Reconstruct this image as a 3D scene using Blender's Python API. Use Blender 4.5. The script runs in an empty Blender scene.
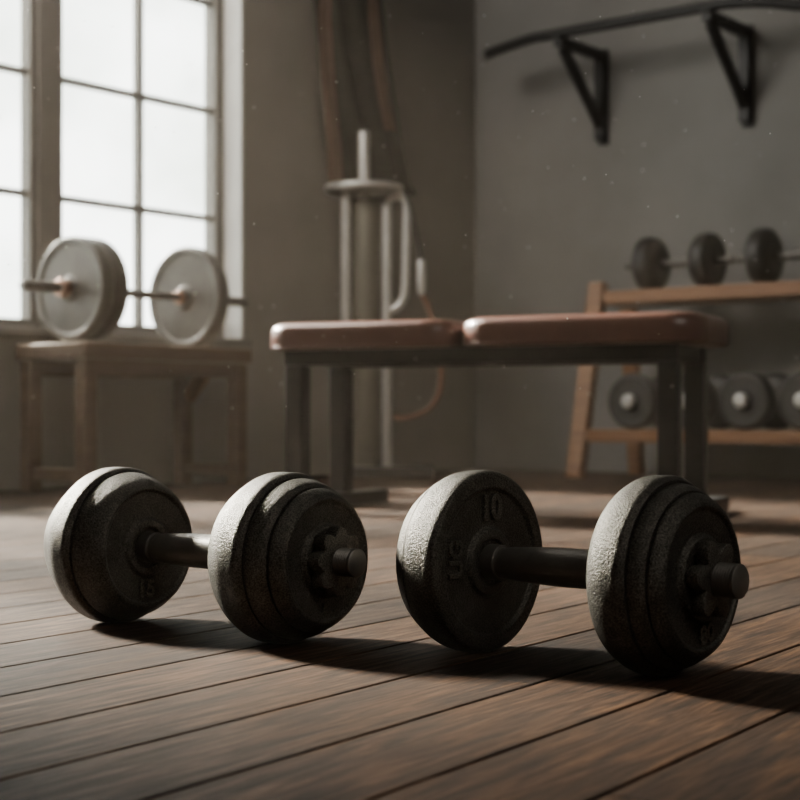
import bpy, bmesh, math, random
from mathutils import Vector, Matrix, noise
random.seed(7)
S = bpy.context.scene
COL = S.collection
PI = math.pi

# ------------------------------------------------------------------ helpers
class MB:
    """collects shapes into one mesh"""
    def __init__(s): s.bm = bmesh.new()
    def _merge(s, b, M=None):
        if M is not None: b.transform(M)
        me = bpy.data.meshes.new('tmp'); b.to_mesh(me); b.free()
        s.bm.from_mesh(me); bpy.data.meshes.remove(me)
    def box(s, lo, hi, bev=0.0, M=None, seg=2):
        b = bmesh.new(); bmesh.ops.create_cube(b, size=1)
        for v in b.verts:
            v.co = Vector([lo[i] + (v.co[i] + .5) * (hi[i] - lo[i]) for i in range(3)])
        if bev > 0:
            bmesh.ops.bevel(b, geom=b.edges[:], offset=bev, segments=seg, profile=.5, affect='EDGES')
        s._merge(b, M); return s
    def bar(s, p, q, w, h, bev=0.0, up=(0, 0, 1)):
        """rectangular bar from p to q, w across (horizontal), h along up"""
        p, q = Vector(p), Vector(q); d = q - p; L = d.length; x = d.normalized()
        y = Vector(up).cross(x)
        if y.length < 1e-5: y = Vector((0, 1, 0)).cross(x)
        y.normalize(); z = x.cross(y)
        M = Matrix((x, y, z)).transposed().to_4x4(); M.translation = p
        return s.box((0, -w/2, -h/2), (L, w/2, h/2), bev, M)
    def tube(s, pts, r, seg=20, cap=True):
        pts = [Vector(p) for p in pts]; n = len(pts)
        rs = r if isinstance(r, (list, tuple)) else [r] * n
        b = bmesh.new(); rings = []; u = None
        for i, p in enumerate(pts):
            t = (pts[min(i+1, n-1)] - pts[max(i-1, 0)]).normalized()
            if u is None:
                u = t.orthogonal().normalized()
            u = (u - t * u.dot(t)).normalized(); v = t.cross(u)
            rings.append([b.verts.new(p + (u * math.cos(a) + v * math.sin(a)) * rs[i]) for a in [2*PI*k/seg for k in range(seg)]])
        for i in range(n-1):
            for k in range(seg):
                b.faces.new((rings[i][k], rings[i][(k+1) % seg], rings[i+1][(k+1) % seg], rings[i+1][k]))
        if cap:
            b.faces.new(rings[0][::-1]); b.faces.new(rings[-1])
        s._merge(b); return s
    def lathe(s, prof, seg=96, M=None):
        """prof = [(x, r)...] turned about local X"""
        b = bmesh.new(); rings = []
        for x, r in prof:
            if r < 1e-6: rings.append([b.verts.new((x, 0, 0))])
            else: rings.append([b.verts.new((x, r*math.cos(2*PI*k/seg), r*math.sin(2*PI*k/seg))) for k in range(seg)])
        for A, B in zip(rings, rings[1:]):
            for k in range(seg):
                l = (k+1) % seg
                if len(A) == 1 and len(B) == 1: continue
                if len(A) == 1: b.faces.new((A[0], B[l], B[k]))
                elif len(B) == 1: b.faces.new((A[k], A[l], B[0]))
                else: b.faces.new((A[k], A[l], B[l], B[k]))
        s._merge(b, M); return s
    def prism(s, outline, x0, x1, bev=0.0, M=None):
        """outline in (y,z), extruded along local X"""
        b = bmesh.new()
        f = b.faces.new([b.verts.new((x0, y, z)) for y, z in outline])
        r = bmesh.ops.extrude_face_region(b, geom=[f])
        for v in r['geom']:
            if isinstance(v, bmesh.types.BMVert): v.co.x = x1
        bmesh.ops.recalc_face_normals(b, faces=b.faces[:])
        if bev: bmesh.ops.bevel(b, geom=b.edges[:], offset=bev, segments=2, profile=.5, affect='EDGES')
        s._merge(b, M); return s
    def mesh(s, me_name):
        bmesh.ops.recalc_face_normals(s.bm, faces=s.bm.faces[:])
        me = bpy.data.meshes.new(me_name); s.bm.to_mesh(me); s.bm.free(); return me
    def build(s, name, mat, parent=None, smooth=35, M=None):
        me = s.mesh(name); me.materials.append(mat)
        return link(name, me, parent, smooth, M)

def link(name, me, parent=None, smooth=35, M=None):
    if M is not None: me.transform(M)
    if smooth:
        b = bmesh.new(); b.from_mesh(me)
        a = math.radians(smooth)
        for f in b.faces: f.smooth = True
        for e in b.edges:
            e.smooth = not (len(e.link_faces) == 2 and e.calc_face_angle(0) > a)
        b.to_mesh(me); b.free()
    o = bpy.data.objects.new(name, me); COL.objects.link(o)
    if parent is not None: o.parent = parent
    return o

def rounded(pts, segs=5):
    """pts = [(x, r, corner_radius)]: profile with rounded corners"""
    out = []
    n = len(pts)
    for i, (x, r, c) in enumerate(pts):
        P = Vector((x, r))
        if c <= 0 or i in (0, n-1): out.append((x, r)); continue
        A = Vector(pts[i-1][:2]) - P; B = Vector(pts[i+1][:2]) - P
        c1 = min(c, A.length * .49); c2 = min(c, B.length * .49)
        a = P + A.normalized() * c1; b = P + B.normalized() * c2
        for k in range(segs+1):
            t = k / segs
            q = a * (1-t)**2 + P * 2*t*(1-t) + b * t*t
            out.append((q.x, q.y))
    return out

def tag(o, label=None, cat=None, group=None, kind=None):
    if label: o['label'] = label
    if cat: o['category'] = cat
    if group: o['group'] = group
    if kind: o['kind'] = kind
    return o
def empty(name, loc, rz=0.0):
    o = bpy.data.objects.new(name, None); COL.objects.link(o)
    o.location = loc; o.rotation_euler = (0, 0, rz); o.empty_display_size = .05
    return o
def copy_tree(o, parent=None):
    c = o.copy(); COL.objects.link(c); c.parent = parent
    for ch in list(o.children): copy_tree(ch, c)
    return c
def text_mesh(body, size, depth, M, mat):
    cu = bpy.data.curves.new('letters', 'FONT'); cu.body = body; cu.size = size
    cu.extrude = depth; cu.bevel_depth = size * .022; cu.bevel_resolution = 2; cu.offset = size*.018
    cu.align_x = 'CENTER'; cu.align_y = 'CENTER'; cu.resolution_u = 6
    t = bpy.data.objects.new('letters', cu); COL.objects.link(t)
    dg = bpy.context.evaluated_depsgraph_get(); dg.update()
    me = bpy.data.meshes.new_from_object(t.evaluated_get(dg))
    bpy.data.objects.remove(t); bpy.data.curves.remove(cu)
    me.transform(M); me.materials.clear(); me.materials.append(mat)
    return me

# ------------------------------------------------------------------ materials
def newmat(name):
    m = bpy.data.materials.new(name); m.use_nodes = True
    nt = m.node_tree; nt.nodes.clear()
    out = nt.nodes.new('ShaderNodeOutputMaterial')
    return m, nt, out
def N(nt, t, **kw):
    n = nt.nodes.new(t)
    for k, v in kw.items():
        if k.startswith('_'): n.inputs[k[1:].replace('_', ' ')].default_value = v
        else: setattr(n, k, v)
    return n
def ramp(nt, fac, stops):
    r = nt.nodes.new('ShaderNodeValToRGB')
    el = r.color_ramp.elements
    while len(el) < len(stops): el.new(.5)
    for e, (p, c) in zip(el, stops):
        e.position = p; e.color = (*c, 1) if len(c) == 3 else c
    nt.links.new(fac, r.inputs[0]); return r.outputs[0]
def g(v): return (v, v, v)

def surf(name, c1, c2, rough=.5, metal=0.0, scale=8, bump=0.0, bscale=80, spec=.5, stretch=None, r2=None, bdist=.002, coat=0.0, detail=6):
    """two-tone noise surface with a fine bump"""
    m, nt, out = newmat(name); L = nt.links.new
    tc = N(nt, 'ShaderNodeTexCoord')
    mp = N(nt, 'ShaderNodeMapping')
    if stretch: mp.inputs['Scale'].default_value = stretch
    L(tc.outputs['Object'], mp.inputs[0])
    n1 = N(nt, 'ShaderNodeTexNoise', _Scale=scale, _Detail=detail, _Roughness=.6)
    L(mp.outputs[0], n1.inputs['Vector'])
    col = ramp(nt, n1.outputs['Fac'], [(.3, c1), (.7, c2)])
    p = N(nt, 'ShaderNodeBsdfPrincipled', _Metallic=metal, _Roughness=rough)
    p.inputs['Specular IOR Level'].default_value = spec
    p.inputs['Coat Weight'].default_value = coat
    L(col, p.inputs['Base Color'])
    if r2 is not None:
        rr = ramp(nt, n1.outputs['Fac'], [(.3, g(rough)), (.7, g(r2))]); L(rr, p.inputs['Roughness'])
    if bump > 0:
        n2 = N(nt, 'ShaderNodeTexNoise', _Scale=bscale, _Detail=4, _Roughness=.6)
        L(mp.outputs[0], n2.inputs['Vector'])
        b = N(nt, 'ShaderNodeBump', _Strength=bump, _Distance=bdist)
        L(n2.outputs['Fac'], b.inputs['Height']); L(b.outputs[0], p.inputs['Normal'])
    L(p.outputs[0], out.inputs[0])
    return m

def cast_iron(name, tone=1.0):
    m, nt, out = newmat(name); L = nt.links.new
    tc = N(nt, 'ShaderNodeTexCoord')
    big = N(nt, 'ShaderNodeTexNoise', _Scale=14, _Detail=5, _Roughness=.65); L(tc.outputs['Object'], big.inputs['Vector'])
    med = N(nt, 'ShaderNodeTexNoise', _Scale=45, _Detail=6, _Roughness=.7); L(tc.outputs['Object'], med.inputs['Vector'])
    fine = N(nt, 'ShaderNodeTexNoise', _Scale=620, _Detail=2, _Roughness=.6); L(tc.outputs['Object'], fine.inputs['Vector'])
    lump = N(nt, 'ShaderNodeTexNoise', _Scale=60, _Detail=3, _Roughness=.5); L(tc.outputs['Object'], lump.inputs['Vector'])
    base = ramp(nt, med.outputs['Fac'], [(.3, (.062*tone, .058*tone, .050*tone)), (.7, (.105*tone, .099*tone, .086*tone))])
    rustf = ramp(nt, big.outputs['Fac'], [(.60, g(0)), (.78, g(.35))])
    mix = N(nt, 'ShaderNodeMix', data_type='RGBA'); L(rustf, mix.inputs[0]); L(base, mix.inputs[6])
    mix.inputs[7].default_value = (.125*tone, .085*tone, .052*tone, 1)
    gr = ramp(nt, fine.outputs['Fac'], [(.36, g(.45)), (.66, g(1.55))])
    mg = N(nt, 'ShaderNodeMix', data_type='RGBA', blend_type='MULTIPLY'); mg.inputs[0].default_value = 1
    L(mix.outputs[2], mg.inputs[6]); L(gr, mg.inputs[7])
    p = N(nt, 'ShaderNodeBsdfPrincipled', _Metallic=.75)
    L(mg.outputs[2], p.inputs['Base Color'])
    rr = ramp(nt, med.outputs['Fac'], [(.3, g(.50)), (.75, g(.43))]); L(rr, p.inputs['Roughness'])
    b1 = N(nt, 'ShaderNodeBump', _Strength=.9, _Distance=.0014); L(fine.outputs['Fac'], b1.inputs['Height'])
    b2 = N(nt, 'ShaderNodeBump', _Strength=.22, _Distance=.003); L(lump.outputs['Fac'], b2.inputs['Height'])
    L(b1.outputs[0], b2.inputs['Normal']); L(b2.outputs[0], p.inputs['Normal'])
    L(p.outputs[0], out.inputs[0]); return m

def plank_mat():
    m, nt, out = newmat('worn_floorboards'); L = nt.links.new
    tc = N(nt, 'ShaderNodeTexCoord'); geo = N(nt, 'ShaderNodeNewGeometry')
    off = N(nt, 'ShaderNodeVectorMath', operation='ADD')
    sc = N(nt, 'ShaderNodeVectorMath', operation='SCALE', _Scale=37.0)
    cmb = N(nt, 'ShaderNodeCombineXYZ'); L(geo.outputs['Random Per Island'], cmb.inputs[0]); L(geo.outputs['Random Per Island'], cmb.inputs[2])
    L(cmb.outputs[0], sc.inputs[0]); L(tc.outputs['Object'], off.inputs[0]); L(sc.outputs[0], off.inputs[1])
    mp = N(nt, 'ShaderNodeMapping'); mp.inputs['Scale'].default_value = (1.8, 24, 1); L(off.outputs[0], mp.inputs[0])
    grain = N(nt, 'ShaderNodeTexNoise', _Scale=5.0, _Detail=8, _Roughness=.65, _Distortion=.6); L(mp.outputs[0], grain.inputs['Vector'])
    mp2 = N(nt, 'ShaderNodeMapping'); mp2.inputs['Scale'].default_value = (2.5, 60, 1); L(off.outputs[0], mp2.inputs[0])
    fib = N(nt, 'ShaderNodeTexNoise', _Scale=6.0, _Detail=4, _Roughness=.6); L(mp2.outputs[0], fib.inputs['Vector'])
    wear = N(nt, 'ShaderNodeTexNoise', _Scale=2.2, _Detail=6, _Roughness=.6); L(tc.outputs['Object'], wear.inputs['Vector'])
    col = ramp(nt, grain.outputs['Fac'], [(.32, (.007, .0035, .002)), (.5, (.033, .0175, .0095)), (.68, (.078, .043, .024))])
    tint = ramp(nt, geo.outputs['Random Per Island'], [(0, (.50, .49, .49)), (.5, (.95, .95, .95)), (1, (1.4, 1.33, 1.24))])
    mu = N(nt, 'ShaderNodeMix', data_type='RGBA', blend_type='MULTIPLY'); mu.inputs[0].default_value = 1
    L(col, mu.inputs[6]); L(tint, mu.inputs[7])
    fc = ramp(nt, fib.outputs['Fac'], [(.3, g(.55)), (.65, g(1.25))])
    mu2 = N(nt, 'ShaderNodeMix', data_type='RGBA', blend_type='MULTIPLY'); mu2.inputs[0].default_value = 1
    L(mu.outputs[2], mu2.inputs[6]); L(fc, mu2.inputs[7])
    dust = ramp(nt, wear.outputs['Fac'], [(.5, g(0)), (.8, g(.3))])
    mx = N(nt, 'ShaderNodeMix', data_type='RGBA'); L(dust, mx.inputs[0]); L(mu2.outputs[2], mx.inputs[6]); mx.inputs[7].default_value = (.065, .045, .032, 1)
    p = N(nt, 'ShaderNodeBsdfPrincipled'); L(mx.outputs[2], p.inputs['Base Color'])
    rr = ramp(nt, grain.outputs['Fac'], [(.3, g(.74)), (.7, g(.56))]); L(rr, p.inputs['Roughness'])
    p.inputs['Specular IOR Level'].default_value = .22
    add = N(nt, 'ShaderNodeMath', operation='ADD'); L(grain.outputs['Fac'], add.inputs[0]); L(fib.outputs['Fac'], add.inputs[1])
    b = N(nt, 'ShaderNodeBump', _Strength=.45, _Distance=.0018); L(add.outputs[0], b.inputs['Height']); L(b.outputs[0], p.inputs['Normal'])
    L(p.outputs[0], out.inputs[0]); return m

def glass_mat():
    m, nt, out = newmat('window_glass'); L = nt.links.new
    t = N(nt, 'ShaderNodeBsdfTransparent'); t.inputs[0].default_value = (.95, .96, .95, 1)
    gl = N(nt, 'ShaderNodeBsdfGlossy', _Roughness=.05)
    lw = N(nt, 'ShaderNodeLayerWeight', _Blend=.5)
    pw_ = N(nt, 'ShaderNodeMath', operation='POWER'); L(lw.outputs['Facing'], pw_.inputs[0]); pw_.inputs[1].default_value = 4
    ma = N(nt, 'ShaderNodeMath', operation='MULTIPLY_ADD'); L(pw_.outputs[0], ma.inputs[0]); ma.inputs[1].default_value = .6; ma.inputs[2].default_value = .03
    mx = N(nt, 'ShaderNodeMixShader'); L(ma.outputs[0], mx.inputs[0]); L(t.outputs[0], mx.inputs[1]); L(gl.outputs[0], mx.inputs[2])
    L(mx.outputs[0], out.inputs[0]); return m

M_IRON = cast_iron('pebbled_cast_iron')
M_IRON2 = cast_iron('dark_cast_iron', .8)
M_LETTER = cast_iron('raised_cast_letters', 1.5)
M_GRIP = surf('worn_grip_steel', (.13, .123, .11), (.19, .18, .162), .42, .55, 30, .3, 300, bdist=.001)
M_FLOOR = plank_mat()
M_GAP = surf('dark_subfloor', (.012, .009, .007), (.02, .015, .012), .9)
M_WALL = surf('grey_plaster', (.20, .195, .185), (.245, .24, .228), .85, 0, 2.2, .35, 60, .25, bdist=.004)
M_WALLL = surf('grey_brown_plaster', (.20, .19, .175), (.24, .228, .21), .85, 0, 2.2, .35, 60, .25, bdist=.004)
M_CEIL = surf('ceiling_plaster', (.2, .195, .185), (.24, .235, .225), .9, 0, 2)
M_FRAME = surf('painted_window_wood', (.115, .108, .097), (.15, .14, .127), .55, 0, 6, .1, 60)
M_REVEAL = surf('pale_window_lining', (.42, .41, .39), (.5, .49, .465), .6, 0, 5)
M_GLASS = glass_mat()
M_LEATHER = surf('reddish_brown_leather', (.105, .050, .037), (.155, .080, .060), .36, 0, 7, .35, 240, .6, r2=.32, bdist=.0010, coat=.2)
M_STEEL = surf('charcoal_painted_steel', (.018, .0185, .019), (.028, .028, .028), .45, .2, 20, .1, 200)
M_WOOD = surf('oiled_oak', (.17, .085, .042), (.29, .155, .08), .5, 0, 5, .25, 40, stretch=(.6, 6, 6))
M_STOOL = surf('dull_brown_wood', (.105, .068, .045), (.155, .105, .070), .5, 0, 5, .25, 40, stretch=(.6, 5, 5))
M_CHROME = surf('brushed_chrome', (.46, .447, .42), (.54, .527, .50), .34, .5, 20)
M_OLIVE = surf('olive_grey_enamel', (.12, .115, .09), (.15, .142, .112), .45, .3, 12)
M_BLACK = surf('matt_black_steel', (.013, .013, .013), (.02, .02, .02), .5, .2, 20)
M_CAP = surf('grey_rubber', (.16, .155, .15), (.2, .195, .19), .7, 0, 20)
M_PLATE = surf('grey_plate_iron', (.075, .070, .062), (.11, .104, .093), .46, .3, 18, .2, 150)
M_PLATED = surf('dark_plate_iron', (.06, .056, .05), (.085, .08, .072), .5, .35, 18, .2, 150)
M_COPPER = surf('coppery_worn_steel', (.26, .16, .12), (.34, .22, .17), .4, .7, 20)
M_BAR = surf('worn_bar_steel', (.10, .093, .085), (.16, .15, .138), .45, .6, 20)
M_RUBBER = surf('dark_rubber_iron', (.030, .029, .027), (.046, .045, .042), .5, .2, 20, .2, 160)
M_CORD = surf('brown_leather_cord', (.16, .085, .055), (.22, .12, .08), .6, 0, 20)
M_CLOTH = surf('olive_black_cloth', (.026, .027, .021), (.042, .042, .034), .9, 0, 12, .3, 300, .2)
M_STRAP = surf('tan_brown_strap', (.115, .068, .046), (.16, .098, .068), .7, 0, 15, .2, 200)
M_DUST = surf('pale_dust', (.8, .79, .75), (.85, .84, .8), .8)

# ------------------------------------------------------------------ place: camera at origin looks along +Y
H = .245; F = 1555.0; HY = 414.0
C = Vector((.338, 7.0, 0))                       # far corner of the room on the floor
W = Vector((.6214, .7835, 0)).normalized()       # window wall direction, receding to the corner
R = Vector((W.y, -W.x, 0))                       # rack wall direction, from the corner towards the right
NO = W                                           # points into the rack wall
WO = -R                                          # points out through the window wall
def ray(px, py, d): return Vector(((px-400)/F*d, d, H + (HY-py)/F*d))

# frame of the room: local x along R, local y along W, origin at the corner C
ROOM = Matrix((R, W, Vector((0, 0, 1)))).transposed().to_4x4(); ROOM.translation = C
LW, LR, CH = 8.0, 6.5, 2.9
def room_box(mb, lo, hi, bev=0): return mb.box(lo, hi, bev, ROOM)

# ---- floor
P = Vector((.5560, .8312, 0)).normalized(); Q = Vector((P.y, -P.x, 0))
FM = Matrix((P, -Q, Vector((0, 0, 1)))).transposed().to_4x4()      # local x along boards
fb = MB(); pw = .118
cor = [ROOM @ Vector(v) for v in ((0, 0, 0), (LR, 0, 0), (LR, -LW, 0), (0, -LW, 0))]
inv = FM.inverted(); lc = [inv @ v for v in cor]
x0, x1 = min(v.x for v in lc)-.1, max(v.x for v in lc)+.1
y0, y1 = min(v.y for v in lc)-.1, max(v.y for v in lc)+.1
k0 = math.floor((y0 - .448)/pw)
rr = random.Random(3)
k = k0
while .448 + k*pw < y1:
    ya = .448 + k*pw
    x = x0 - rr.uniform(0, 3)
    while x < x1:
        Lp = rr.uniform(2.6, 4.2)
        fb.box((x+.0008, ya+.0015, -.022), (x+Lp-.0008, ya+pw-.0015, 0), .0016)
        x += Lp
    k += 1
for a, b in zip(lc, lc[1:]+lc[:1]):
    d = (b-a); nrm = Vector((-d.y, d.x, 0)).normalized()
    mid = sum(lc, Vector())/4
    if (mid-a).dot(nrm) > 0: nrm = -nrm
    bmesh.ops.bisect_plane(fb.bm, geom=fb.bm.verts[:]+fb.bm.edges[:]+fb.bm.faces[:], plane_co=a, plane_no=nrm, clear_outer=True)
floor = fb.build('floor', M_FLOOR, smooth=0); floor.matrix_world = FM
tag(floor, kind='structure')
sub = room_box(MB(), (-.2, -LW-.2, -.10), (LR+.2, .2, -.0225)).build('trim_1', M_GAP, smooth=0); tag(sub, kind='structure')

# ---- walls
T0, T1 = 1.497, 4.700          # opening along the window wall, measured from the corner
Z0, Z1 = .525, 2.215
wl = MB()
room_box(wl, (-.2, -T0, -.03), (0, .2, CH)); room_box(wl, (-.2, -LW-.2, -.03), (0, -T1, CH))
room_box(wl, (-.2, -T1, -.03), (0, -T0, Z0)); room_box(wl, (-.2, -T1, Z1), (0, -T0, CH))
tag(wl.build('wall_left', M_WALLL, smooth=0), kind='structure')
tag(room_box(MB(), (0, 0, -.03), (LR+.2, .2, CH)).build('wall_right', M_WALL, smooth=0), kind='structure')
tag(room_box(MB(), (LR, -LW-.2, -.03), (LR+.2, 0, CH)).build('wall_back', M_WALL, smooth=0), kind='structure')
tag(room_box(MB(), (0, -LW-.2, -.03), (LR, -LW, CH)).build('wall_front', M_WALL, smooth=0), kind='structure')
tag(room_box(MB(), (-.2, -LW-.2, CH), (LR+.2, .2, CH+.1)).build('ceiling', M_CEIL, smooth=0), kind='structure')

# pale lining of the window opening
lin = MB(); e = .006
room_box(lin, (-.088, -T0-.002-e, Z0), (.004, -T0-.002+e, Z1))
room_box(lin, (-.088, -T1+.002-e, Z0), (.004, -T1+.002+e, Z1))
room_box(lin, (-.088, -T1, Z1-e), (.004, -T0, Z1+e))
tag(lin.build('trim_2', M_REVEAL, smooth=0), kind='structure')
tag(room_box(MB(), (-.09, -T1-.03, Z0-.035), (.03, -T0+.03, Z0), .006).build('trim_3', M_FRAME, smooth=0), kind='structure')   # sill

# windows
ROWS = (.560, .979, 1.384, 1.789, 2.180)
ta = 1.544; pane = .728; mul = .135
for i in range(4):
    a = ta + i*(pane+mul); b = min(a + pane, T1 - .069)
    wf = MB()
    oa = T0 if i == 0 else a-.030; ob = T1 if i == 3 else b+.030
    X0, X1 = -.145, -.09
    room_box(wf, (X0, -a, Z0), (X1, -oa, Z1), .003); room_box(wf, (X0, -ob, Z0), (X1, -b, Z1), .003)
    room_box(wf, (X0, -b, Z0), (X1, -a, ROWS[0]), .003); room_box(wf, (X0, -b, ROWS[-1]), (X1, -a, Z1), .003)
    for z in ROWS[1:-1]: room_box(wf, (-.132, -b, z-.010), (-.100, -a, z+.010), .002)
    m_ = (a+b)/2
    room_box(wf, (-.134, -m_-.010, ROWS[0]), (-.098, -m_+.010, ROWS[-1]), .002)
    w = wf.build('window_%d' % (i+1), M_FRAME, smooth=0); tag(w, kind='structure')
    room_box(MB(), (-.118, -b, ROWS[0]), (-.114, -a, ROWS[-1])).build('glass_panes', M_GLASS, w, smooth=0)
    if i < 3:
        tag(room_box(MB(), (-.16, -b-mul+.0302, Z0), (-.08, -b-.0302, Z1), .003).build('trim_%d' % (i+4), M_FRAME, smooth=0), kind='structure')

# ------------------------------------------------------------------ foreground dumbbells
def jitter(me, amp, freq, seed):
    for v in me.vertices:
        n = noise.noise_vector(v.co*freq + Vector((seed, seed*1.7, -seed)))
        v.co += Vector((0, n.y, n.z))*amp
def plate(name, prof, z, parent, mat, seed, amp=.0009, seg=144):
    me = MB().lathe(prof, seg).mesh(name)
    jitter(me, amp, 22, seed)
    me.materials.append(mat)
    return link(name, me, parent, 40, Matrix.Translation((0, 0, z)))
def star_nut(x0, x1, r0, r1, lobes, z, parent, name='star_nut', phase=0.0):
    pts = []
    n = lobes*16
    for k in range(n):
        a = 2*PI*k/n
        c = .5+.5*math.cos(lobes*a+phase)
        c = c**.55
        r = r0 + (r1-r0)*c
        pts.append((r*math.cos(a), r*math.sin(a)))
    return MB().prism(pts, x0, x1, .0012, Matrix.Translation((0, 0, z))).build(name, M_LETTER, parent, 25)
def thread(x0, x1, r, z, parent, sgn=1):
    pr = [(x0, 0), (x0, r)]
    n = 9; L = (x1-x0)
    for k in range(n):
        xa = x0 + L*.86*k/n; w = L*.86/n
        pr += [(xa+w*.1, r), (xa+w*.35, r*.94), (xa+w*.65, r*.94), (xa+w*.9, r)]
    pr += [(x1-L*.06, r), (x1, r*.86), (x1, 0)]
    return MB().lathe(pr, 40, Matrix.Translation((0, 0, z))).build('threaded_end', M_GRIP, parent, 50)
def face_text(parent, body, size, xface, cy, cz, rot, facing=1, depth=.0011):
    """raised letters on a face at local x = xface looking along +x, centre (cy, cz); rot turns them counter clockwise"""
    # text plane: right -> +y, up -> +z when seen from +x
    Mx = Matrix(((0, 0, 1), (1, 0, 0), (0, 1, 0))).to_4x4()
    M = Matrix.Translation((xface, cy, cz)) @ Mx @ Matrix.Rotation(rot, 4, 'Z')
    me = text_mesh(body, size, depth, M, M_LETTER)
    return link('raised_number' if body.isdigit() else 'raised_letters', me, parent, 40)

AX = Vector((.208, -.162, 0)).normalized()
RZ = math.atan2(AX.y, AX.x)

# left dumbbell ---------------------------------------------------
R1 = .0920
d1 = empty('dumbbell', (-.341, 1.840, 0), RZ)
tag(d1, 'weathered cast iron dumbbell on the floor, left of the pair, with scalloped star nut', 'dumbbell', 'dumbbells on the floor')
z = R1 - .0012
MB().lathe(rounded([(.0612, .0, 0), (.0612, .0182, .001), (.0770, .0178, .002), (.0770, .0, 0)]), 40, Matrix.Translation((0, 0, z))).build('collar', M_PLATE, d1, 40)
prof = rounded([(-.054, .020, 0), (-.054, .058, .01), (-.032, .074, .012), (-.018, .0820, .004), (-.010, .0870, .006), (.000, .0915, .006), (.022, .0920, .005), (.0265, .0880, .001)])
plate('weight_plate', prof + [(.0265, .02)], z, d1, M_IRON, 1)
prof = rounded([(.0267, .02, 0), (.0267, .0850, .001), (.030, .0868, .004), (.052, .0795, .016), (.0640, .0705, .006), (.0650, .0665, .002), (.0615, .0635, .0015), (.0608, .0350, .002), (.0650, .0320, .002), (.0655, .0235, .003), (.0615, .0210, 0), (.0610, .016, 0)])
p_in = plate('weight_plate', prof, z, d1, M_IRON, 2)
face_text(p_in, '15', .027, .0620, -.004, z-.0485, 0.0, depth=.0016)
MB().lathe(rounded([(-.075, 0, 0), (-.075, .012, .003), (-.05, .013, 0), (-.05, 0, 0)]), 32, Matrix.Translation((0, 0, z))).build('threaded_end', M_GRIP, d1)
star_nut(-.064, -.0545, .022, .030, 8, z, d1)
grip = rounded([(.0608, .0, 0), (.0608, .0165, 0), (.076, .0165, .002), (.080, .0150, .003), (.086, .0172, .006), (.12, .0190, .02), (.165, .0195, .02), (.21, .0185, .02), (.245, .0165, 0), (.25, .0, 0)])
MB().lathe(grip, 48, Matrix.Translation((0, 0, z))).build('handle', M_GRIP, d1, 40)
prof = rounded([(.236, .0165, 0), (.236, .030, .003), (.228, .034, .003), (.2285, .070, .012), (.240, .0810, .008), (.2535, .0880, .004), (.262, .0915, .006), (.287, .0920, .005), (.2935, .0868, .001)])
plate('weight_plate', prof + [(.2935, .02)], z, d1, M_IRON, 3)
prof = rounded([(.2937, .02, 0), (.2937, .0848, .001), (.297, .0862, .004), (.313, .0820, .006), (.3185, .0770, .001)])
plate('weight_plate', prof + [(.3185, .02)], z, d1, M_IRON, 4)
prof = rounded([(.3187, .02, 0), (.3187, .0750, .001), (.322, .0765, .003), (.334, .0700, .007), (.3375, .0645, .003), (.3345, .0610, .001), (.3330, .039, .002), (.338, .036, .002), (.3385, .030, .002), (.3365, .0275, 0), (.3365, .014, 0)])
p4 = plate('weight_plate', prof, z, d1, M_IRON, 5)
face_text(p4, '8', .012, .3342, -.003, z-.050, -.1)
star_nut(.3385, .3545, .0270, .0365, 8, z, d1, phase=.6)
thread(.350, .378, .0150, z, d1)

# right dumbbell --------------------------------------------------
R2 = .0945
d2 = empty('dumbbell', (.0727, 1.614, 0), math.radians(-41.0))
tag(d2, 'weathered cast iron dumbbell on the floor, right of the pair, inner plate reading 10', 'dumbbell', 'dumbbells on the floor')
z = R2 - .0012
MB().lathe(rounded([(.0267, .0, 0), (.0267, .0186, .001), (.0425, .0182, .002), (.0425, .0, 0)]), 40, Matrix.Translation((0, 0, z))).build('collar', M_PLATE, d2, 40)
prof = rounded([(-.046, .020, 0), (-.046, .058, .008), (-.038, .075, .010), (-.024, .0845, .006), (-.017, .0880, .003)])
plate('weight_plate', prof + [(-.017, .02)], z, d2, M_IRON, 6)
prof = rounded([(-.0168, .02, 0), (-.0168, .0880, .002), (-.004, .0935, .008), (.021, .0945, .006), (.0275, .0915, .004), (.0285, .0765, .0015), (.0245, .0735, .0015), (.0240, .0365, .002), (.0285, .0335, .002), (.0295, .0245, .003), (.0265, .0225, 0), (.0265, .016, 0)])
p10 = plate('weight_plate', prof, z, d2, M_IRON, 7)
face_text(p10, '10', .035, .0248, .002, z+.0540, 0.0, depth=.0016)
face_text(p10, 'UG', .027, .0248, -.0545, z+.006, PI/2, depth=.0016)
MB().lathe(rounded([(-.072, 0, 0), (-.072, .012, .003), (-.045, .013, 0), (-.045, 0, 0)]), 32, Matrix.Translation((0, 0, z))).build('threaded_end', M_GRIP, d2)
star_nut(-.056, -.0465, .022, .030, 8, z, d2)
grip = rounded([(.0265, .0, 0), (.0265, .0175, 0), (.041, .0170, .002), (.045, .0150, .003), (.051, .0165, .006), (.090, .0188, .02), (.125, .0198, .02), (.165, .0186, .02), (.204, .0165, 0), (.208, .0, 0)])
MB().lathe(grip, 48, Matrix.Translation((0, 0, z))).build('handle', M_GRIP, d2, 40)
prof = rounded([(.198, .0165, 0), (.198, .030, .003), (.194, .034, .003), (.1945, .074, .012), (.203, .0860, .008), (.218, .0938, .008), (.239, .0945, .005), (.2450, .0895, .001)])
plate('weight_plate', prof + [(.2450, .02)], z, d2, M_IRON, 8)
prof = rounded([(.2452, .02, 0), (.2452, .0865, .001), (.248, .0872, .004), (.257, .0848, .006), (.2615, .0805, .001)])
plate('weight_plate', prof + [(.2615, .02)], z, d2, M_IRON, 9)
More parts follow.
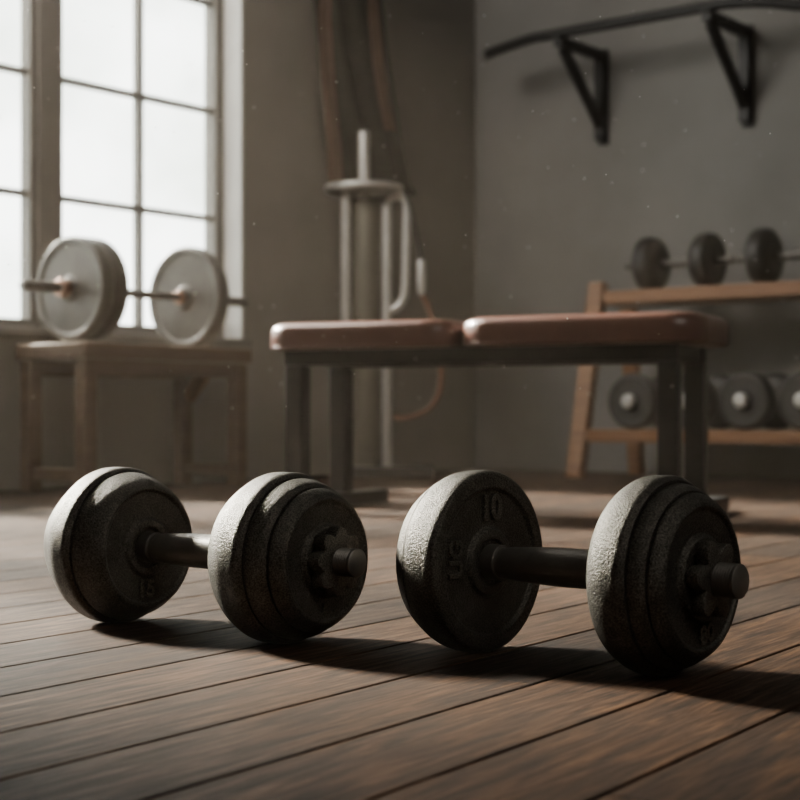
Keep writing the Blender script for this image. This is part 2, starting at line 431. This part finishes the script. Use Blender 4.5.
prof = rounded([(.2617, .02, 0), (.2617, .0785, .001), (.265, .0792, .004), (.2735, .0730, .006), (.2765, .0665, .003), (.2730, .0635, .001), (.2715, .042, .002), (.2770, .039, .002), (.2775, .031, .002), (.2755, .029, 0), (.2755, .014, 0)])
p80 = plate('weight_plate', prof, z, d2, M_IRON, 10)
face_text(p80, '80', .024, .2735, .006, z-.0525, .12, depth=.0016)
star_nut(.2775, .2905, .0225, .0385, 6, z, d2, phase=.9)
thread(.287, .314, .0160, z, d2)

# ------------------------------------------------------------------ leather bench
Ev = Vector((.91, -.414, 0)).normalized(); Vv = Vector((-Ev.y, Ev.x, 0))
A0 = Vector((-.2558, 3.90, 0))
BM = Matrix((Ev, Vv, Vector((0, 0, 1)))).transposed().to_4x4(); BM.translation = A0
bench = empty('weight_bench', A0, math.atan2(Ev.y, Ev.x))
tag(bench, 'flat weight bench with two reddish brown leather pads on a charcoal steel frame', 'bench')
def pad(xa, xb, ya, yb, za, zb, rc, parent):
    b = bmesh.new(); pts = []
    for cx, cy, a0 in ((xb-rc, yb-rc, 0), (xa+rc, yb-rc, 90), (xa+rc, ya+rc, 180), (xb-rc, ya+rc, 270)):
        for k in range(9):
            a = math.radians(a0 + 90*k/8); pts.append((cx+rc*math.cos(a), cy+rc*math.sin(a)))
    cx, cy = (xa+xb)/2, (ya+yb)/2
    h = zb-za
    layers = []
    def ins(i):  # inset outline
        out = []
        for x, y in pts:
            out.append((cx+(x-cx)*(1-2*i/(xb-xa)), cy+(y-cy)*(1-2*i/(yb-ya))))
        return out
    spec = [(.012, za), (.003, za+.003), (0, za+.010)] + [(0, za+h*.5)]
    for k in range(1, 7):
        a = PI/2*k/6; spec.append((.026*(1-math.cos(a)), zb-.028+.026*math.sin(a)))
    spec += [(.06, zb-.0003), (.11, zb+.001)]
    for i, zz in spec: layers.append([b.verts.new((x, y, zz)) for x, y in ins(i)])
    n = len(pts)
    for La, Lb in zip(layers, layers[1:]):
        for k in range(n): b.faces.new((La[k], La[(k+1) % n], Lb[(k+1) % n], Lb[k]))
    b.faces.new(layers[0][::-1]); b.faces.new(layers[-1])
    m = MB(); m._merge(b)
    o = m.build('seat_pad', M_LEATHER, parent, 50)
    # seam piping along the lower rim
    pp = [Vector((x, y, za+.007)) for x, y in ins(.0008)]; pp.append(pp[0].copy())
    MB().tube(pp, .0018, 8, False).build('piping', M_LEATHER, o, 60)
    return o
ZB, ZT = .404, .4745
pad(-.078, .432, -.055, .300, ZB, ZT, .075, bench)
pad(.442, 1.032, -.055, .300, ZB, ZT+.002, .085, bench)
LT = .047
fr = MB()
for y in (0, .2425):
    fr.box((-.03, y-.02, .366), (.972, y+.02, ZB-.0005), .003)
for x in (0, .45, .95):
    fr.box((x-.018, .02, .37), (x+.018, .2225, ZB-.001), .003)
fr.build('frame', M_STEEL, bench, 20)
for x in (0, .95):
    for y in (0, .2425):
        MB().box((x-LT/2, y-LT/2, .0385), (x+LT/2, y+LT/2, .3655), .003).build('leg', M_STEEL, bench, 20)
    MB().box((x-.028, -.12, 0), (x+.028, .48, .038), .004).build('foot', M_STEEL, bench, 20)

# ------------------------------------------------------------------ barbell on its low wooden stand
K = Vector((-.962, 4.75, 0))                         # near corner of the stand
SM_rz = math.atan2(W.y, W.x)
stand = empty('wooden_stand', K, SM_rz)              # local x along W, local y along the outward side (towards the window)
tag(stand, 'low brown wooden trestle stand under the window carrying the loaded barbell', 'stand')
SL, SW, SH = .71, .315, .466
def sbox(lo, hi, bev=.004): return MB().box(lo, hi, bev)
lg = .050
for x in (0, SL-lg):
    for y in (0, SW-lg):
        sbox((x, y, 0), (x+lg, y+lg, SH-.05)).build('leg', M_STOOL, stand, 20)
    sbox((x+.008, lg+.0005, .035), (x+lg-.008, SW-lg-.0005, .075)).build('stretcher', M_STOOL, stand, 20)
sbox((-.012, -.012, SH-.0495), (SL+.012, SW+.012, SH), .006).build('tabletop', M_STOOL, stand, 20)
for y in (.006, SW-.034):
    sbox((lg+.0005, y, SH-.10), (SL-lg-.0005, y+.028, SH-.050)).build('apron', M_STOOL, stand, 20)
MB().bar((SL-.025, SW-.052, .30), (SL-.025, SW-.16, SH-.053), .03, .045, .003).build('brace', M_WOOD, stand, 20)
# barbell
PR = .174; PL = .166; bz = SH + PR + .0005
bbc = K + WO * (SW/2)
bar = empty('barbell', bbc + Vector((0, 0, SH)), SM_rz)
tag(bar, 'short barbell with grey iron plates resting on wooden stand before the window', 'barbell')
Mz = Matrix.Translation((0, 0, PR+.0005))
MB().lathe(rounded([(-.115, 0, 0), (-.115, .0165, .004), (.01, .0165, .002), (.012, .0135, 0), (.66, .0135, 0), (.662, .0165, .002), (.862, .0165, .004), (.862, 0, 0)]), 32, Mz).build('bar', M_BAR, bar, 40)
def disc_profile(xf, t, r, rim=.88, hub=.2):
    return rounded([(xf, .0168, 0), (xf-.006, .0168, 0), (xf-.006, r*hub, .003), (xf+.006, r*(hub+.06), .004), (xf+.008, r*(rim-.05), .004), (xf, r*rim, .004), (xf, r*.975, .004), (xf+.006, r, .004),
                    (xf+t-.006, r, .004), (xf+t, r*.975, .004), (xf+t, r*rim, .004), (xf+t-.008, r*(rim-.05), .004), (xf+t-.006, r*(hub+.06), .004), (xf+t+.002, r*hub, .003), (xf+t+.002, .0168, 0)])
MB().lathe(disc_profile(.066, .050, PL), 96, Mz).build('weight_plate', M_PLATE, bar, 40)
MB().lathe(disc_profile(.122, .050, PL), 96, Mz).build('weight_plate', M_PLATED, bar, 40)
MB().lathe(disc_profile(.560, .050, PR), 96, Mz).build('weight_plate', M_PLATE, bar, 40)
MB().lathe(rounded([(.028, .0168, 0), (.028, .030, .004), (.058, .030, .004), (.058, .0168, 0)]), 40, Mz).build('collar', M_COPPER, bar, 40)
MB().lathe(rounded([(.532, .0138, 0), (.532, .024, .003), (.551, .024, .003), (.551, .0138, 0)]), 40, Mz).build('collar', M_COPPER, bar, 40)
MB().lathe(rounded([(.616, .0138, 0), (.616, .028, .003), (.642, .028, .003), (.642, .0138, 0)]), 40, Mz).build('collar', M_BAR, bar, 40)

# ------------------------------------------------------------------ steel column stand in the corner
gx = empty('cable_column', ray(367, HY, 6.10) - Vector((0, 0, H)), SM_rz)
gx.location.z = 0
tag(gx, 'tall chrome and olive cable column with a round top plate, behind the bench', 'gym machine')
def wl2(px, d=6.10):      # local frame helper: metres to the right of the column axis
    return (px-367)/F*d
# local axes follow the picture plane closely enough: rotate the local frame to the view
gx.rotation_euler = (0, 0, 0)
MB().box((-.055, -.20, 0), (.26, .16, .042), .006).build('base', M_STEEL, gx, 20)
MB().lathe(rounded([(.0425, 0, 0), (.0425, .052, .002), (1.085, .052, .006), (1.085, 0, 0)]), 48, Matrix.Rotation(-PI/2, 4, 'Y')).build('column', M_OLIVE, gx, 40)
MB().lathe(rounded([(1.0855, 0, 0), (1.0855, .022, 0), (1.355, .022, .006), (1.355, 0, 0)]), 32, Matrix.Translation((-.012, 0, 0)) @ Matrix.Rotation(-PI/2, 4, 'Y')).build('top_post', M_CHROME, gx, 40)
MB().lathe(rounded([(1.112, .0225, 0), (1.112, .155, .016), (1.142, .155, .016), (1.142, .0225, 0)], 8), 64, Matrix.Translation((-.012, 0, 0)) @ Matrix.Rotation(-PI/2, 4, 'Y')).build('round_plate', M_CHROME, gx, 40)
MB().tube([(wl2(346.5), -.03, .0425), (wl2(346.5), -.03, 1.1115)], .021, 24).build('guide_rod', M_CHROME, gx, 40)
MB().tube([(wl2(387), -.03, .0425), (wl2(387), -.03, 1.06)], .019, 24).build('guide_rod', M_CHROME, gx, 40)
def zz(py, d=6.10): return H + (HY-py)/F*d
path = [(388, 203), (390, 200), (395, 197.5), (400, 197), (405, 199.5), (407, 205), (407, 215), (406.5, 240), (406, 265), (405.5, 285), (404.5, 296), (401, 304), (396, 309), (388, 312)]
MB().tube([(wl2(a), -.03, zz(b)) for a, b in path], .0165, 20).build('pull_handle', M_CHROME, gx, 60)

# jump rope hanging from the handle loop
jr = empty('skipping_rope', gx.location + Vector((wl2(407), -.03, zz(199))), 0)
tag(jr, 'brown cord skipping rope with a pale metal grip, hanging beside the cable column', 'skipping rope')
def jl(px, py, y=-.025): return (wl2(px)-wl2(407), y+.0, zz(py)-zz(199))
def smooth_path(pts, n=8):
    pts = [Vector(p) for p in pts]; out = []
    for i in range(len(pts)-1):
        p0 = pts[max(i-1, 0)]; p1 = pts[i]; p2 = pts[i+1]; p3 = pts[min(i+2, len(pts)-1)]
        for k in range(n):
            t = k/n
            out.append(.5*((2*p1) + (p2-p0)*t + (2*p0-5*p1+4*p2-p3)*t*t + (-p0+3*p1-3*p2+p3)*t**3))
    out.append(pts[-1]); return out
MB().tube(smooth_path([jl(400, 203, .024), jl(402, 191, 0), jl(410, 207), jl(416, 235), jl(420.5, 262)]), .006, 12).build('upper_cord', M_BLACK, jr, 60)
MB().tube([jl(420.6, 261), jl(421, 264), jl(421.3, 290), jl(421.5, 296)], [.012, .0165, .0165, .011], 20).build('grip', M_CHROME, jr, 60)
MB().tube(smooth_path([jl(421.5, 295.5), jl(427, 305), jl(433, 325), jl(439, 350), jl(441, 375), jl(438, 395), jl(427, 410), jl(405, 418), jl(393, 417, .02)]), .0105, 14).build('lower_cord', M_CORD, jr, 60)

# ------------------------------------------------------------------ cloth and straps hanging on the window wall near the corner
def wallpt(t, z, off=0.0): return C - W*t + R*off + Vector((0, 0, z))
def t_of(px):
    kx = (px-400)/F
    return (C.x - C.y*kx)/(W.x - W.y*kx)
def dz(px, py):   # height on the window wall seen at a pixel
    t = t_of(px); d = C.y - W.y*t
    return H + (HY-py)/F*d
hook = empty('coat_hook_rail', wallpt(.86, 2.30), SM_rz)
tag(hook, 'dark hook rail high on the wall near the corner', 'hook rail')
MB().box((-.34, -.012, -.03), (.34, -.0005, .03), .003, Matrix.Identity(4)).build('rail', M_STOOL, hook, 20)
for x in (-.26, -.02, .20):
    MB().tube(smooth_path([(x, -.011, .0), (x, -.055, -.005), (x, -.062, .02)]), .006, 12).build('hook', M_BLACK, hook, 60)
def hanging_sheet(name, rows, mat, off, folds, amp, label, cat, thick=.004, group=None):
    """rows = [(px_left, px_right, py)] outlines a hanging piece on the wall; folds run down it"""
    b = bmesh.new(); nU = 48; grid = []
    rows_s = []
    for i in range(len(rows)-1):
        for k in range(6):
            t = k/6; t = t*t*(3-2*t)
            rows_s.append(tuple(rows[i][j]*(1-t)+rows[i+1][j]*t for j in range(3)))
    rows_s.append(rows[-1])
    for ri, (a, c, py) in enumerate(rows_s):
        line = []
        for u in range(nU+1):
            s_ = u/nU; px = a+(c-a)*s_
            w_ = amp*(.5+.5*math.sin(folds*2*PI*s_ + .9*math.sin(ri*.21))) * (.4+.6*min(1, ri/8))
            line.append(b.verts.new(wallpt(t_of(px), dz(px, py), off + w_)))
        grid.append(line)
    for i in range(len(grid)-1):
        for u in range(nU): b.faces.new((grid[i][u], grid[i][u+1], grid[i+1][u+1], grid[i+1][u]))
    bmesh.ops.recalc_face_normals(b, faces=b.faces[:])
    bmesh.ops.solidify(b, geom=b.faces[:], thickness=thick)
    m = MB(); m._merge(b)
    o = m.build(name, mat, None, 60)
    return tag(o, label, cat, group)
hanging_sheet('hanging_cloth', [(318, 368, -60), (306, 374, 0), (312, 380, 60), (322, 392, 130), (330, 404, 185), (334, 408, 196)], M_CLOTH, .012, 3.2, .030,
              'dark olive cloth hanging in folds on the wall above the cable column', 'cloth')
hanging_sheet('hanging_strap', [(312, 322, -60), (307, 318, 20), (309, 321, 70), (313, 325, 110), (316, 330, 150), (317, 331, 188)], M_STRAP, .058, 1, .006,
              'brown strap hanging at the left edge of the dark cloth', 'strap', group='brown straps on the wall')
hanging_sheet('hanging_strap', [(356, 364, -60), (357, 366, 20), (361, 371, 65), (367, 377, 100), (374, 385, 132)], M_STRAP, .058, 1, .006,
              'brown strap hanging over the right half of the dark cloth', 'strap', group='brown straps on the wall')

# ------------------------------------------------------------------ pull up bar on the rack wall
pb = empty('pull_up_bar', ROOM @ Vector((.671, 0, 1.37)), math.atan2(R.y, R.x))   # local x along the wall, local -y into the room
tag(pb, 'black wall mounted pull up bar on triangular brackets, high on the right wall', 'pull-up bar')
zt = 1.768-1.37; AL = .351
for x in (0, .662):
    bk = MB()
    bk.box((x-.024, -.010, .012), (x+.024, -.0005, zt+.02), .002)
    bk.box((x-.022, -.046, .03), (x+.022, -.0102, zt), .002)
    bk.bar((x, -.012, zt-.012), (x, -AL-.01, zt-.012),   .040, .040, .003)
    bk.bar((x, -.026, .085), (x, -AL+.03, zt-.035), .036, .034, .003, up=(1, 0, 0))
    bk.box((x-.024, -AL-.026, zt-.004), (x+.024, -AL+.026, zt+.006), .002)
    bk.build('bracket', M_BLACK, pb, 20)
zb = zt+.021
barp = [(-.40, -AL+.03, zb-.030), (-.34, -AL+.020, zb-.022), (-.22, -AL+.006, zb-.009), (-.13, -AL, zb-.001), (-.08, -AL, zb), (.3, -AL, zb), (.662, -AL, zb), (.73, -AL, zb-.001), (.82, -AL+.004, zb-.008), (.92, -AL+.012, zb-.024), (1.06, -AL+.03, zb-.058)]
pbar = MB().tube(smooth_path(barp, 6), .0205, 20).build('bar', M_BLACK, pb, 60)
dirv = (Vector(barp[0])-Vector(barp[1])).normalized()
MB().tube([Vector(barp[0])-dirv*.03, Vector(barp[0])+dirv*.002, Vector(barp[0])+dirv*.004], [.0225, .0225, .019], 20).build('end_cap', M_CAP, pb, 60)

# ------------------------------------------------------------------ dumbbell rack
FT = Vector((.67, 5.95, 0))
rk = empty('dumbbell_rack', FT, math.atan2(R.y, R.x))   # local x along the wall, local y towards the wall
tag(rk, 'two tier oak dumbbell rack with slanted legs along the right wall', 'rack')
RL = 1.62; TZ = .722
def leg_off(z): return .168*z/.73
for x in (0.0, RL):
    MB().bar((x, .0, .0), (x, .172, .757), .066, .045, .004, up=(0, 1, 0)).build('leg', M_WOOD, rk, 20)
    MB().bar((x, .475, .0), (x, .400, TZ-.052), .060, .045, .004, up=(0, 1, 0)).build('leg', M_WOOD, rk, 20)
# cut feet flat: legs start at the floor plane
MB().box((.0335, .150, TZ-.052), (RL-.0335, .415, TZ), .004).build('shelf', M_WOOD, rk, 20)
MB().box((.0335, .020, .138), (RL-.0335, .420, .186), .004).build('shelf', M_WOOD, rk, 20)

def small_dumbbell(name, ends=.187):
    """axis along local x, centred; rests on z = 0"""
    r_ = .106
    o = empty(name, (0, 0, 0))
    Mx = Matrix.Translation((0, 0, r_))
    for s_ in (-1, 1):
        pr = rounded([(-.046, .018, 0), (-.046, r_*.62, .012), (-.034, r_*.88, .014), (-.016, r_, .010), (.022, r_, .005), (.034, r_*.94, .008), (.040, r_*.80, .004), (.036, r_*.74, .003), (.036, .036, .003), (.040, .033, .002), (.040, .018, 0)])
        pr = [(x*s_ + s_*.119, q) for x, q in pr]
        MB().lathe(pr, 64, Mx).build('weight_head', M_RUBBER, o, 40)
        er = .027 if ends < .2 else .016
        pe = rounded([(.1592, 0, 0), (.1592, er, .002), (ends-.004, er, .005), (ends, er*.8, .003), (ends, 0, 0)])
        MB().lathe([(x*s_, q) for x, q in pe], 32, Mx).build('hub_nut', M_CHROME if ends < .2 else M_BAR, o, 40)
    MB().lathe(rounded([(-.08, 0, 0), (-.08, .0155, 0), (-.05, .0165, .01), (0, .0185, .03), (.05, .0165, .01), (.08, .0155, 0), (.08, 0, 0)]), 32, Mx).build('handle', M_BAR, o, 40)
    return o
rz_r = math.atan2(R.y, R.x)
RM = Matrix((R, W, Vector((0, 0, 1)))).transposed().to_4x4(); RM.translation = FT
low = [(.215, 'round black dumbbell on the lower shelf, first from the slanted rack leg'),
       (.445, 'round black dumbbell on the lower shelf, mostly hidden behind the right bench legs'),
       (.674, 'round black dumbbell on the lower shelf just right of the bench legs'),
       (.904, 'round black dumbbell on the lower shelf cut by the right picture edge')]
sd0 = sl0 = None
for s_, lab in low:
    sd = small_dumbbell('dumbbell') if sd0 is None else copy_tree(sd0)
    if sd0 is None: sd0 = sd
    sd.location = RM @ Vector((s_, .043 + .160, .1865)); sd.rotation_euler = (0, 0, rz_r + PI/2)
    tag(sd, lab, 'dumbbell', 'dumbbells on the rack')
for s_, lab in (((.171+.408)/2, 'dark dumbbell lying lengthwise at the left end of the top rack shelf'),
                ((.646+.884)/2, 'dark dumbbell lying lengthwise on the top rack shelf, cut by the right picture edge')):
    sd = copy_tree(sl0) if sl0 else small_dumbbell('dumbbell', .232)
    sl0 = sl0 or sd; sd.location = RM @ Vector((s_, .168+.12, TZ+.0005)); sd.rotation_euler = (0, 0, rz_r)
    tag(sd, lab, 'dumbbell', 'dumbbells on the rack')

# ------------------------------------------------------------------ dust in the air
dm = MB(); rd = random.Random(11)
for _ in range(210):
    d = rd.uniform(1.3, 4.2); px = rd.uniform(0, 800); py = rd.uniform(0, 560)
    c = ray(px, py, d)
    if c.z < .25: continue
    b = bmesh.new(); bmesh.ops.create_icosphere(b, subdivisions=1, radius=rd.uniform(.0005, .0011)*d/2)
    dm._merge(b, Matrix.Translation(c))
tag(dm.build('dust_motes', M_DUST, None, 60), 'pale dust specks drifting in the window light', 'dust', kind='stuff')

# ------------------------------------------------------------------ light
wd = bpy.data.worlds.new('overcast_sky'); S.world = wd; wd.use_nodes = True
nt = wd.node_tree; nt.nodes.clear(); L = nt.links.new
tc = N(nt, 'ShaderNodeTexCoord'); nz = N(nt, 'ShaderNodeTexNoise', _Scale=7, _Detail=5, _Roughness=.55)
L(tc.outputs['Generated'], nz.inputs['Vector'])
sky = ramp(nt, nz.outputs['Fac'], [(.40, (.66, .69, .64)), (.60, (1, 1, .985))])
bg = N(nt, 'ShaderNodeBackground', _Strength=4.6); L(sky, bg.inputs[0])
wo = N(nt, 'ShaderNodeOutputWorld'); L(bg.outputs[0], wo.inputs[0])

def lamp(name, kind, loc, target, energy, color, **kw):
    l = bpy.data.lights.new(name, kind); l.energy = energy; l.color = color
    for k, v in kw.items(): setattr(l, k, v)
    o = bpy.data.objects.new(name, l); COL.objects.link(o); o.location = loc
    o.rotation_euler = (Vector(target)-Vector(loc)).to_track_quat('-Z', 'Y').to_euler(); return o
lamp('low_sun', 'SUN', (-2.52, 2.20, 1.93), (0, 0, 0), 36, (1, .94, .85), angle=math.radians(8.5))
lamp('added_wall_fill', 'AREA', (-1.35, 4.45, 2.45), (2.2, 5.3, 1.0), 62, (1, .95, .88), shape='RECTANGLE', size=1.6, size_y=.8)  # added unseen fill above the window, strengthens window light on the rack wall
lamp('added_front_fill', 'AREA', (1.5, -.2, 2.75), (.0, 1.7, .1), 46, (1, .95, .88), shape='RECTANGLE', size=2.2, size_y=1.6)  # no real fixture: soft fill added behind the camera for the shaded dumbbell faces

# haze in the room
hm, nt, out = newmat('dusty_air')
vs = N(nt, 'ShaderNodeVolumeScatter', _Density=.0058, _Anisotropy=.25); vs.inputs['Color'].default_value = (1, .86, .72, 1)
nt.links.new(vs.outputs[0], out.inputs['Volume'])
hz = room_box(MB(), (-.19, -LW-.15, -.06), (LR+.15, .15, CH+.06)).build('haze', hm, None, 0)
tag(hz, kind='structure')

# ------------------------------------------------------------------ camera
cam = bpy.data.cameras.new('camera'); co = bpy.data.objects.new('camera', cam); COL.objects.link(co)
co.location = (0, 0, H); co.rotation_euler = (PI/2, 0, 0)
cam.sensor_width = 36; cam.lens = 36*F/800; cam.shift_y = 14/800
cam.clip_start = .05
cam.dof.use_dof = True; cam.dof.focus_distance = 1.58; cam.dof.aperture_fstop = 7.0
S.camera = co
S.view_settings.view_transform = 'AgX'
try: S.view_settings.look = 'AgX - Medium High Contrast'
except Exception: pass
S.view_settings.exposure = 0.0
S.cycles.use_denoising = True
S.cycles.max_bounces = 10
S.cycles.diffuse_bounces = 6
S.cycles.sample_clamp_indirect = 8
